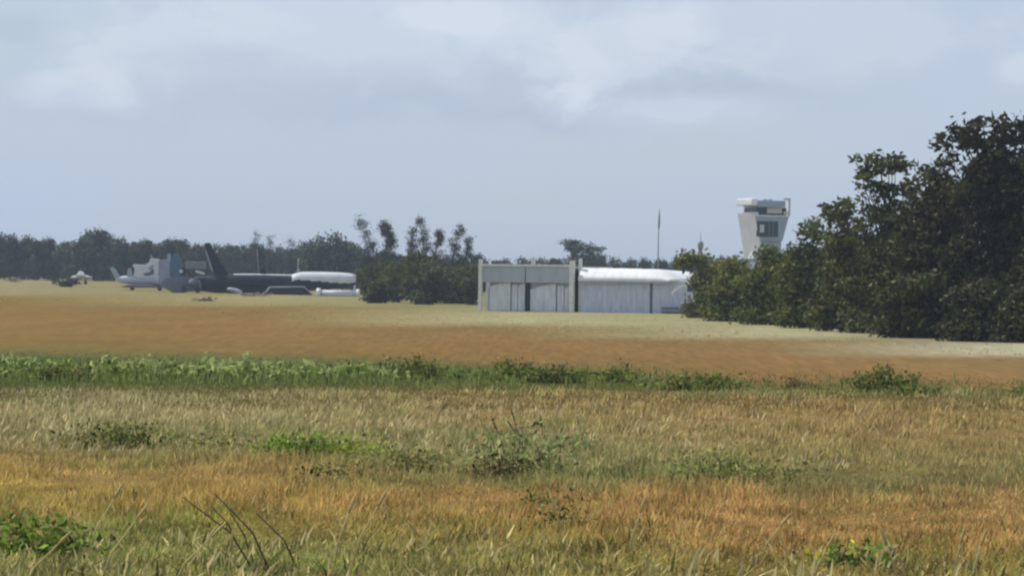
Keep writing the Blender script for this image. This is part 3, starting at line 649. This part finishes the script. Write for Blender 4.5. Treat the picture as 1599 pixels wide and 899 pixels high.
for s_ in (-1, 1):
    x0, z0 = L(352, 444); x1_, _ = L(428, 444); mb = MB()
    mb.add([(x1_, s_ * 1.0, z0), (x0 + 2.5, s_ * 1.0, z0), (x0 - .5, s_ * 9.5, z0 + .5), (x0 + 1.2, s_ * 9.5, z0 + .5), (x1_, s_ * 1.0, z0 + .35), (x0 + 2.5, s_ * 1.0, z0 + .3), (x0 - .5, s_ * 9.5, z0 + .6), (x0 + 1.2, s_ * 9.5, z0 + .6)],
           [(0, 1, 2, 3), (7, 6, 5, 4), (0, 4, 5, 1), (1, 5, 6, 2), (2, 6, 7, 3), (3, 7, 4, 0)]).build('wing', M_navy, root)
    xa_, za_ = L(306, 437); MB().add([(xa_ + 1.6, s_ * .5, za_), (xa_, s_ * .5, za_), (xa_ - .8, s_ * 3.4, za_ + .1), (xa_ + .1, s_ * 3.4, za_ + .1), (xa_ + 1.6, s_ * .5, za_ + .2), (xa_, s_ * .5, za_ + .15), (xa_ - .8, s_ * 3.4, za_ + .2), (xa_ + .1, s_ * 3.4, za_ + .2)],
           [(0, 1, 2, 3), (7, 6, 5, 4), (0, 4, 5, 1), (1, 5, 6, 2), (2, 6, 7, 3), (3, 7, 4, 0)]).build('tailplane', M_navy, root)
    MB().tube([(L(400, 450)[0], s_ * 2.2, L(400, 449)[1]), (L(400, 450)[0], s_ * 2.2, .4)], .14, 8).build('landing_leg', M_lil, root); wheel(root, L(400, 450)[0], .48, s_ * 2.45)
x_, z_ = L(553.5, 445); MB().tube([(x_, 0, z_ + .3), (x_, 0, .35)], .2, 8).build('nose_leg', M_offw, root); wheel(root, x_, .36, .32)
MB().prism([L(407, 419.5), L(413, 420), L(415, 428), L(407, 428)], -.1, .1).build('roof_aerial', M_navy, root)
MB().prism([L(462, 425), L(465, 417), L(466.2, 417), L(469, 424)], -.06, .06).build('nose_aerial', M_lil, root)

# dark covered trailer, white tank, pale drum
root, L = craft('covered_trailer', 455, 735, 'low dark covered trailer with sloping ends below the jet body', 'trailer')
MB().prism([L(413, 463), L(421, 449), L(424, 447), L(476, 448.5), L(483, 455), L(490, 463)], -1.1, 1.1).build('cover', mat('charcoal_tarpaulin', (.022, .024, .034), .8, spec=.1), root, bevel=.06)
mb = MB().tube([(L(421, 449)[0], -1.15, L(421, 448.5)[1]), (L(475, 448)[0], -1.15, L(475, 447.6)[1]), (L(490, 462)[0], -1.15, L(490, 462)[1])], .09, 6).tube([(L(411, 459)[0], -1.15, L(411, 459.5)[1]), (L(417, 455)[0], -1.15, L(417, 455)[1]), (L(422, 448)[0], -1.15, L(422, 448)[1])], .13, 6)
mb.build('edge_rail', M_lil, root)
for p_ in (432, 470): wheel(root, L(p_, 460)[0], .38, -1.0)
root, L = craft('white_tank', 528, 720, 'white horizontal cylindrical tank with raised end rims under the jet nose', 'tank')
xa_, za_ = L(499, 459); xb_, _ = L(559, 459); rz_ = .62
MB().tube([(xa_, 0, za_), (xb_, 0, za_)], rz_, 20).build('tank_body', mat('dusty_white_tank_paint', (.52, .52, .56), .5, 0, .12), root)
for p_, w_, r_ in ((497.5, 6.5, .86), (559, 5, .78)):
    x_, _ = L(p_, 459); MB().tube([(x_ - w_ * .5 * .0947, 0, za_), (x_ + w_ * .5 * .0947, 0, za_)], r_, 20).build('end_rim', M_offw, root)
for p_ in (512, 545):
    x_, _ = L(p_, 459); MB().box(x_ - .15, x_ + .15, -.5, .5, 0, za_ - rz_ + .08).build('tank_foot', M_lil, root)
root, L = craft('engine_cowling', 366, 734, 'pale rounded cowling lying on the grass below the jet wing', 'engine cowling')
MB().loft([(L(p_, 455)[0], L(p_, (a_ + b_) / 2)[1], .6, abs(L(p_, a_)[1] - L(p_, b_)[1]) / 2, 0) for p_, a_, b_ in ((354, 451, 453), (357, 448.5, 454), (364, 449, 457), (371, 450.5, 461.5), (378, 454, 463))], 14).build('cowl_shell', M_lil, root)
MB().box(L(368, 460)[0], L(377, 460)[0], -.4, .4, .0, L(370, 460)[1]).build('cradle', M_tyre, root)

# white aircraft with raised tail at left
root, L = craft('white_aircraft', 225, 765, 'white derelict light aircraft with raised pale tail fin on its left', 'aircraft')
secs = []
for px_i, t_, b_, w_ in ((180, 434, 438, .15), (186, 432, 441, .35), (195, 430.5, 443, .5), (210, 430, 444, .7), (235, 429, 445, .85), (255, 430, 447, .8), (272, 434, 449, .6), (282, 439, 448, .3)):
    x_, zt_ = L(px_i, t_); _, zb_ = L(px_i, b_); secs.append((x_, (zt_ + zb_) / 2, w_, (zt_ - zb_) / 2, 0))
MB().loft(secs, 16, 0).build('fuselage', mat('lilac_white_paint', (.50, .50, .57), .5, 0, .12), root)
MB().prism([L(171, 418), L(177, 416.5), L(181, 421), L(189, 433), L(181, 437)], -.14, .14).build('tail_fin', M_teal, root)
cb_ = MB().prism([L(209, 431), L(211, 420), L(207.5, 414.5), L(210, 412.5), L(228, 413.5), L(233, 410), L(236, 403.5), L(248.5, 404.5), L(248, 420), L(245, 434), L(215, 434)], -.85, .85).build('cabin', M_offw, root, bevel=.06)
MB().prism([L(224, 427.5), L(229, 426), L(235, 424), L(237, 420), L(241, 420.5), L(240.5, 428), L(234, 430.5), L(227, 430.5)], -.9, -.855).build('window', M_wint, cb_)
MB().prism([L(232, 419), L(237, 414), L(241, 413.5), L(240, 418), L(234, 421.5)], -.89, -.855).build('window', mat('blue_window_highlight', (.22, .30, .42), .25), cb_)  # pale blue piece is a painted highlight above the dark pane
MB().prism([L(198, 430), L(200, 419), L(205, 418), L(206, 430)], -.3, .3).build('fin_stub', M_teal, root)
MB().prism([L(190, 447.5), L(205, 444.5), L(245, 446), L(262, 447), L(255, 449.5), L(200, 449)], -3.5, 3.2).build('wing', mat('shadowed_underside_grey', (.10, .10, .13), .6), root)  # dark colour paints the belly shadow under the white fuselage
for p_ in (207, 250): MB().tube([(L(p_, 445)[0], -.6, L(p_, 445)[1]), (L(p_, 445)[0], -.6, .3)], .12, 6).build('landing_leg', M_navy, root); wheel(root, L(p_, 450)[0], .38, -.85)

# blue aircraft, seen from the front
root, L = craft('blue_aircraft', 283, 735, 'blue and grey derelict aircraft with tall blue fin beside the white one', 'aircraft')
MB().prism([L(267, 402), L(272, 396.5), L(278, 397), L(283, 404), L(286, 424), L(288, 440), L(284, 452), L(268, 452), L(266, 424)], -.35, .35).build('blue_fin', M_blue, root, bevel=.08)
MB().prism([L(247.5, 407), L(261, 404.5), L(265.5, 408), L(265.8, 448), L(256, 450), L(248, 440)], -.25, .25).build('grey_fin', mat('lilac_grey_paint', (.27, .30, .40), .5, 0, .2), root, bevel=.06)
MB().prism([L(261.5, 396), L(266.5, 396), L(266.5, 408), L(261.5, 406)], -.1, .1).build('fin_cap', M_teal, root)
x_, z_ = L(300, 442); 
MB().tube([(x_, -2.2, z_ - .1), (x_, -1.9, z_), (x_, -1.0, z_ + .05), (x_, 2, z_), (x_, 4.5, z_ + .1)], [.25, .45, .62, .7, .5], 18).build('fuselage', mat('dull_slate_paint', (.11, .12, .17), .5, 0, .2), root)
MB().prism([L(252, 440), L(262, 434), L(290, 433), L(312, 437), L(314, 449), L(306, 455), L(270, 456), L(257, 450)], -.6, 1.6).build('lower_body', mat('bruised_lilac_grey_paint', (.13, .14, .19), .6, 0, .3, .9), root, bevel=.2)
x_, z_ = L(283, 424); MB().tube([(x_, -.9, z_), (x_, -.75, z_), (x_, -.5, z_)], [.08, .27, .34], 12).build('spinner', M_offw, root)
MB().tube([(x_ + .25, -.55, z_), (x_ + .25, .4, z_)], [.55, .55], 16).build('engine_ring', M_navy, root)
MB().box(L(289, 420)[0], L(321, 420)[0], -.2, 1.4, L(300, 420)[1], L(300, 408.5)[1]).build('tailplane', mat('dull_grey_panel', (.17, .19, .21), .6), root, bevel=.1)
MB().prism([L(305, 423), L(308, 422), L(320, 425.5), L(320.5, 428.5), L(315, 428), L(306, 425)], -1.2, -.9).build('white_panel', M_offw, root)
for p_ in (288.5, 309.5):
    x_, z_ = L(p_, 448); MB().tube([(x_, -1, z_ + .3), (x_, -1, .35)], .12, 8).build('landing_leg', M_navy, root); wheel(root, x_, .42, -1.15, .3)
MB().box(L(268, 455)[0], L(290, 455)[0], -.5, .5, .0, L(280, 451)[1]).build('cradle', M_navy, root)

# small white aircraft far left and dark scrub
root, L = craft('small_white_aircraft', 127, 860, 'tiny white parked aircraft against the dark far left treeline', 'aircraft')
MB().loft([(L(p_, 432)[0], L(p_, (a_ + b_) / 2)[1], .45, abs(L(p_, a_)[1] - L(p_, b_)[1]) / 2, 0) for p_, a_, b_ in ((111, 432, 433.5), (117, 430, 434.5), (125, 428.5, 435), (134, 429.5, 435), (144, 432, 434))], 12).build('fuselage', M_offw, root)
MB().prism([L(119, 430), L(124, 423), L(127, 423), L(131, 426), L(133, 430)], -.35, .35).build('cabin', M_white, root, bevel=.05)
MB().box(L(120, 432)[0], L(134, 432)[0], -4, 4, L(127, 430.8)[1], L(127, 429.6)[1]).build('wing', M_offw, root)
for p_ in (118, 134): wheel(root, L(p_, 436)[0], .3, -.4); MB().tube([(L(p_, 436)[0], -.4, .25), (L(p_, 436)[0], -.4, L(p_, 433)[1])], .09, 6).build('landing_leg', M_lil, root)
def scrub(name, px, d, w, h, colr, label, seed, cat='shrub', n=1400, size=.3):
    b_ = ground(px, d); u_ = d / F; W = w * u_ / 2; H = h * u_; r = random.Random(seed)
    lob = [(r.uniform(-.7, .7) * W, r.uniform(-.4, .4) * W, r.uniform(.2, .6) * H, W * .35, W * .35, H * .35, 1) for _ in range(7)]
    cm, cc = crown_mesh('foliage', lob, n, size, colr, seed, .12, 20)
    o = empty(name, b_, label, cat); link('foliage', cm, o)
    mb = MB()
    for c_ in cc[:10]: mb.tube([(c_[0] * .4, c_[1] * .4, 0), tuple(c_)], [.05, .02], 5)
    mb.build('stem', M_bark, o); return o
scrub('shrub', 103, 800, 48, 15, (.035, .034, .018), 'dark olive low shrub below the tiny white aircraft', 900)
for j, (x_, d_, w_, h_, lab) in enumerate([(318, 545, 50, 9, 'brown tuft at the edge of the orange field below the jet'), (400, 690, 60, 5, 'flat olive tuft below the covered trailer'), (20, 900, 30, 9, 'dry tuft near the left edge of the pale verge')]):
    scrub('grass_tuft', x_, d_, w_, h_, (.36, .32, .18), lab, 910 + j, 'grass tuft', 420, .28)

# ------------------------------------------------------------------ weeds
def weed(name, px, row, wpx, hpx, colr, label, seed, n=500, lsize=.17, stems=9, flat=.6, cat='weed', group=None, aspect=.5, lift=.5):
    d = drow(px, row); b_ = ground(px, d); u_ = d / F; W = wpx * u_ / 2; H = hpx * u_; r = np.random.default_rng(seed); rr = random.Random(seed)
    o = empty(name, b_, label, cat, group); mb = MB(); P = []; roots = []
    for k in range(stems):
        x_ = rr.uniform(-.85, .85) * W; y_ = rr.uniform(-.5, .5) * W; hh = H * rr.uniform(.55, 1.05) * (1 - .45 * abs(x_ / W)); lx = rr.uniform(-.25, .35) * hh
        roots.append((x_, y_)); pts = [(x_, y_, -.02), (x_ + lx * .4, y_, hh * .55), (x_ + lx, y_ + rr.uniform(-.1, .1), hh * .92)]
        mb.tube(pts, [.012, .009, .005], 5)
        m_ = int(n * 1.9) // stems; t_ = r.uniform(.12, 1.0, m_)[:, None]; p0, p1, p2 = map(np.array, pts)
        P.append((1 - t_) ** 2 * p0 + 2 * t_ * (1 - t_) * p1 + t_ ** 2 * p2 + r.normal(size=(m_, 3)) * np.array([lsize * (1.0 if name == 'weed_bush' else 1.7), lsize * 1.2, lsize * (.45 if name == 'weed_bush' else .7)]))
    mb.tube([(-.86 * W, 0, -.03), (0, 0, -.025), (.86 * W, 0, -.03)], .03, 5)
    for x_, y_ in roots: mb.tube([(x_, 0, -.03), (x_, y_, -.02)], .015, 4)
    mb.build('stem', M_twig, o); P = np.concatenate(P); P[:, 2] = np.maximum(P[:, 2], .03)
    V, Qq = leaf_quads(P, lsize * .62, flat, aspect, seed); C = np.array(colr)[None] * np.clip(r.normal(1.05, .5, len(P)), .25, 2.4)[:, None]
    dry = r.random(len(P)) < .14; C[dry] = np.array(srgb(176, 158, 104))
    lm = np_mesh('leaves', V, Qq, M_weed, np.repeat(C, 4, 0)); link('leaves', lm, o); return o
DKG = srgb(92, 104, 42); MDG = srgb(98, 113, 46); LTG = srgb(164, 174, 106); YLG = srgb(140, 152, 58); OLV = srgb(134, 134, 76)
# the long weed row: uncountable leaves, with single plants in front of it
def hedge_rows(px): return np.interp(px, [-400, 0, 400, 600, 800, 1150, 1300, 1599, 2000], [592, 592, 597, 597, 600, 610, 614, 620, 628])
def leafband(name, n, px0, px1, dens, hmax, size, colr, label, seed, spread=14, jit=.3, aspect=.6, lowbias=1.0):
    r = np.random.default_rng(seed); px = r.uniform(px0, px1, n); px = px[r.random(n) < np.interp(px, dens[0], dens[1])]; n = len(px)
    row = hedge_rows(px) - r.uniform(0, spread, n); d = CAMH * F / (row - yh(px)); x = (px - 799.5) / F * d
    hh = hmax * np.interp(px, dens[0], dens[2]) * (.68 + .2 * np.sin(px / 17) * np.sin(px / 41 + 1) + .2 * np.sin(px / 6.3) * np.sin(px / 23)) * r.uniform(.02, 1, n) ** lowbias
    P = np.stack([x, d, hh], 1); V, Qq = leaf_quads(P, size, .7, aspect, seed); C = np.array(colr)[None] * np.clip(r.normal(1, jit, n), .4, 1.8)[:, None]
    o = link(name, np_mesh(name, V, Qq, M_weed, np.repeat(C, 4, 0))); return tag(o, label, 'weeds', kind='stuff')
DN = ([-400, 0, 300, 560, 700, 760, 1000, 1130, 1180, 1300, 1450, 1500, 2000], [1, 1, 1, .75, .38, .25, .25, .2, .07, .06, .12, .06, .08], [1, 1, 1.05, .85, .65, .5, .55, .5, .3, .28, .35, .28, .3])
leafband('weed_row', 9000, -380, 1950, DN, .52, .16, MDG, 'long low row of green weeds crossing the field', 1000, 18, jit=.42, lowbias=.9)
leafband('broad_leaf_weeds', 1500, -380, 640, ([-400, 150, 330, 450, 640], [.7, .6, 1, .7, .5], [1, .95, 1.1, .9, .85]), .70, .24, LTG, 'pale broad leaves on top of the left part of the weed row', 1010, 14, .2, .36, .45)
px, row = scatter(9000, 570, 622); dlt = row - hedge_rows(px); keep = (dlt > -22) & (dlt < 5) & (rng.random(len(px)) < np.interp(px, DN[0], DN[1])); px, row = px[keep], row[keep]; n = len(px)
blades('verge_grass', px, row, rng.uniform(.15, .38, n), rng.uniform(.025, .05, n), np.tile(np.array(srgb(124, 134, 72)), (n, 1)), (.1, 0), .4, .3, 'green grass growing at the foot of the weed row')
weed('weed_bush', 95, 594, 90, 32, DKG, 'round dark green tussock in the left part of the weed row', 1100, 900, .13, 14)
weed('weed_bush', 645, 592, 96, 42, DKG, 'spiky dark weed bush near the middle of the weed row', 1101, 620, .2, 14, aspect=.35)
weed('weed_bush', 800, 592, 60, 38, DKG, 'dark weed with a raised left tip right of the spiky bush', 1102, 380, .18, 7)
weed('weed_bush', 862, 598, 100, 32, DKG, 'long low dark weed mound in the middle of the row', 1103, 700, .19, 12)
weed('weed_bush', 972, 597, 56, 38, MDG, 'small upright weed standing just left of the dark mound end', 1104, 380, .16, 9)
weed('weed_bush', 1090, 610, 120, 30, DKG, 'flat dark weed mound at the right end of the dense row', 1105, 700, .19, 12)
weed('weed_bush', 1375, 612, 100, 44, DKG, 'isolated dark round weed bush at the right of the field', 1106, 800, .19, 14)
weed('weed_bush', 1430, 617, 90, 20, MDG, 'low weed spilling right of the isolated dark bush', 1107, 320, .16, 8)
weed('weed_bush', 1245, 606, 40, 22, srgb(110, 96, 62), 'small brownish dry weed between the row and the isolated bush', 1108, 120, .14, 5)
weed('weed_bush', 1592, 619, 40, 22, MDG, 'small green weed at the right edge of the field', 1109, 160, .15, 6)
weed('weed_patch', 185, 700, 130, 50, DKG, 'dark leafy weed in the pale straw on the left', 1110, 420, .14, 11)
weed('weed_patch', 470, 716, 130, 44, srgb(122, 150, 56), 'bright green weed patch left of centre', 1111, 1100, .12, 16)
weed('weed_patch', 550, 718, 90, 36, YLG, 'yellow green fringe right beside the bright green patch', 1112, 420, .13, 10)
weed('weed_patch', 820, 738, 150, 88, srgb(140, 150, 92), 'largest pale green weed with upright seed heads at centre', 1113, 480, .19, 18, aspect=.36)
weed('weed_patch', 770, 745, 60, 32, srgb(92, 84, 50), 'dark brownish weed at the left foot of the largest weed', 1114, 220, .13, 7)
weed('weed_patch', 1100, 758, 150, 74, srgb(142, 150, 84), 'feathery olive weed right of the largest one', 1115, 700, .13, 15, aspect=.35)
weed('weed_patch', 1200, 757, 110, 44, OLV, 'thin low olive weed at the right end of the grey green band', 1116, 320, .13, 9)
weed('weed_patch', 640, 738, 120, 42, OLV, 'dull olive weed between the bright patch and the largest weed', 1117, 420, .13, 10)
weed('weed_patch', 345, 705, 120, 30, OLV, 'thin olive weed between the two left patches', 1118, 240, .13, 8)
weed('weed_patch', 515, 750, 50, 26, srgb(84, 84, 40), 'small dark weed just below the bright green patch', 1119, 90, .13, 4)
weed('weed_patch', 45, 880, 150, 84, srgb(112, 132, 52), 'dark green leafy weed in the bottom left corner', 1120, 900, .16, 16)
weed('weed_patch', 840, 785, 34, 20, srgb(80, 104, 46), 'tiny green sprig in the orange grass at centre', 1121, 40, .1, 3)
weed('weed_patch', 875, 836, 70, 60, srgb(100, 104, 50), 'thin green brown weed in the orange grass below the tiny sprig', 1122, 130, .11, 6)
weed('weed_patch', 1330, 886, 92, 40, srgb(100, 130, 52), 'small fresh green plant near the bottom right', 1123, 150, .12, 8, aspect=.7)
weed('yellow_leaf', 1296, 880, 44, 26, srgb(190, 185, 60), 'yellow leaves left beside the fresh green plant', 1124, 26, .15, 2, aspect=.6, cat='leaf')
# single stalks
def stalk(px0, row0, px1, row1, colr_mat, label, group, rad=.010, head=True):
    d = drow(px0, row0); b_ = ground(px0, d); e_ = at(px1, row1, d) - b_; o = empty('grass_stalk', b_, label, 'grass stalk', group)
    m_ = e_ * .5 + Vector((-.12 * e_.x, .03, .05 * e_.z)); MB().tube([(0, 0, -.03), m_, e_], [rad, rad * .8, rad * .6], 5).build('stem', colr_mat, o)
    if head:
        v = (e_ - m_).normalized(); MB().tube([e_, e_ + v * .06, e_ + v * .14, e_ + v * .2], [rad * .7, rad * 1.25, rad * 1.1, rad * .3], 6).build('seed_head', colr_mat, o)
M_straw = mat('straw_stem', srgb(190, 172, 112), .9, var=.2)
GS = 'single stalks leaning over the foreground grass'
for a_, b2, c_, d2 in ((430, 905, 335, 770), (405, 900, 285, 775), (470, 895, 400, 800), (372, 850, 330, 790), (395, 880, 360, 800)):
    stalk(a_, b2, c_, d2, M_darkstem, 'dark brown stalk leaning left in the foreground grass', GS, .011, False)
for a_, b2, c_, d2 in ((130, 890, 178, 778), (150, 925, 212, 812), (262, 930, 330, 838), (280, 925, 322, 845), (545, 900, 590, 790), (520, 890, 545, 800), (30, 930, 90, 850), (880, 850, 855, 760), (1185, 880, 1218, 822), (1520, 905, 1532, 852), (1490, 900, 1500, 848), (1270, 910, 1290, 858), (355, 925, 360, 860), (690, 910, 655, 838), (980, 880, 1000, 800), (1400, 905, 1385, 850)):
    stalk(a_, b2, c_, d2, M_straw, 'pale straw stalk standing in the foreground grass', GS, .012, True)
for a_, b2, c_, d2 in ((815, 712, 803, 655), (822, 716, 800, 668), (790, 720, 776, 672), (850, 725, 846, 668), (680, 658, 690, 640)):
    stalk(a_, b2, c_, d2, M_darkstem, 'dark seed stalk standing above the largest weed', 'dark stalks over the largest weed', .011, True)

# ------------------------------------------------------------------ haze
HZ = 0.00014
mh = bpy.data.materials.new('haze'); mh.use_nodes = True; t = mh.node_tree; t.nodes.clear()
o_ = N(t, 'ShaderNodeOutputMaterial'); pv = N(t, 'ShaderNodeVolumePrincipled'); pv.inputs['Density'].default_value = HZ; pv.inputs['Color'].default_value = (.72, .82, .97, 1); pv.inputs['Anisotropy'].default_value = .2
t.links.new(pv.outputs[0], o_.inputs['Volume'])
ho = MB().box(-7300, 7300, -80, 4600, -1.2, 20).build('haze', mh); tag(ho, 'thin bluish haze in the air over the whole airfield', 'haze', kind='stuff')
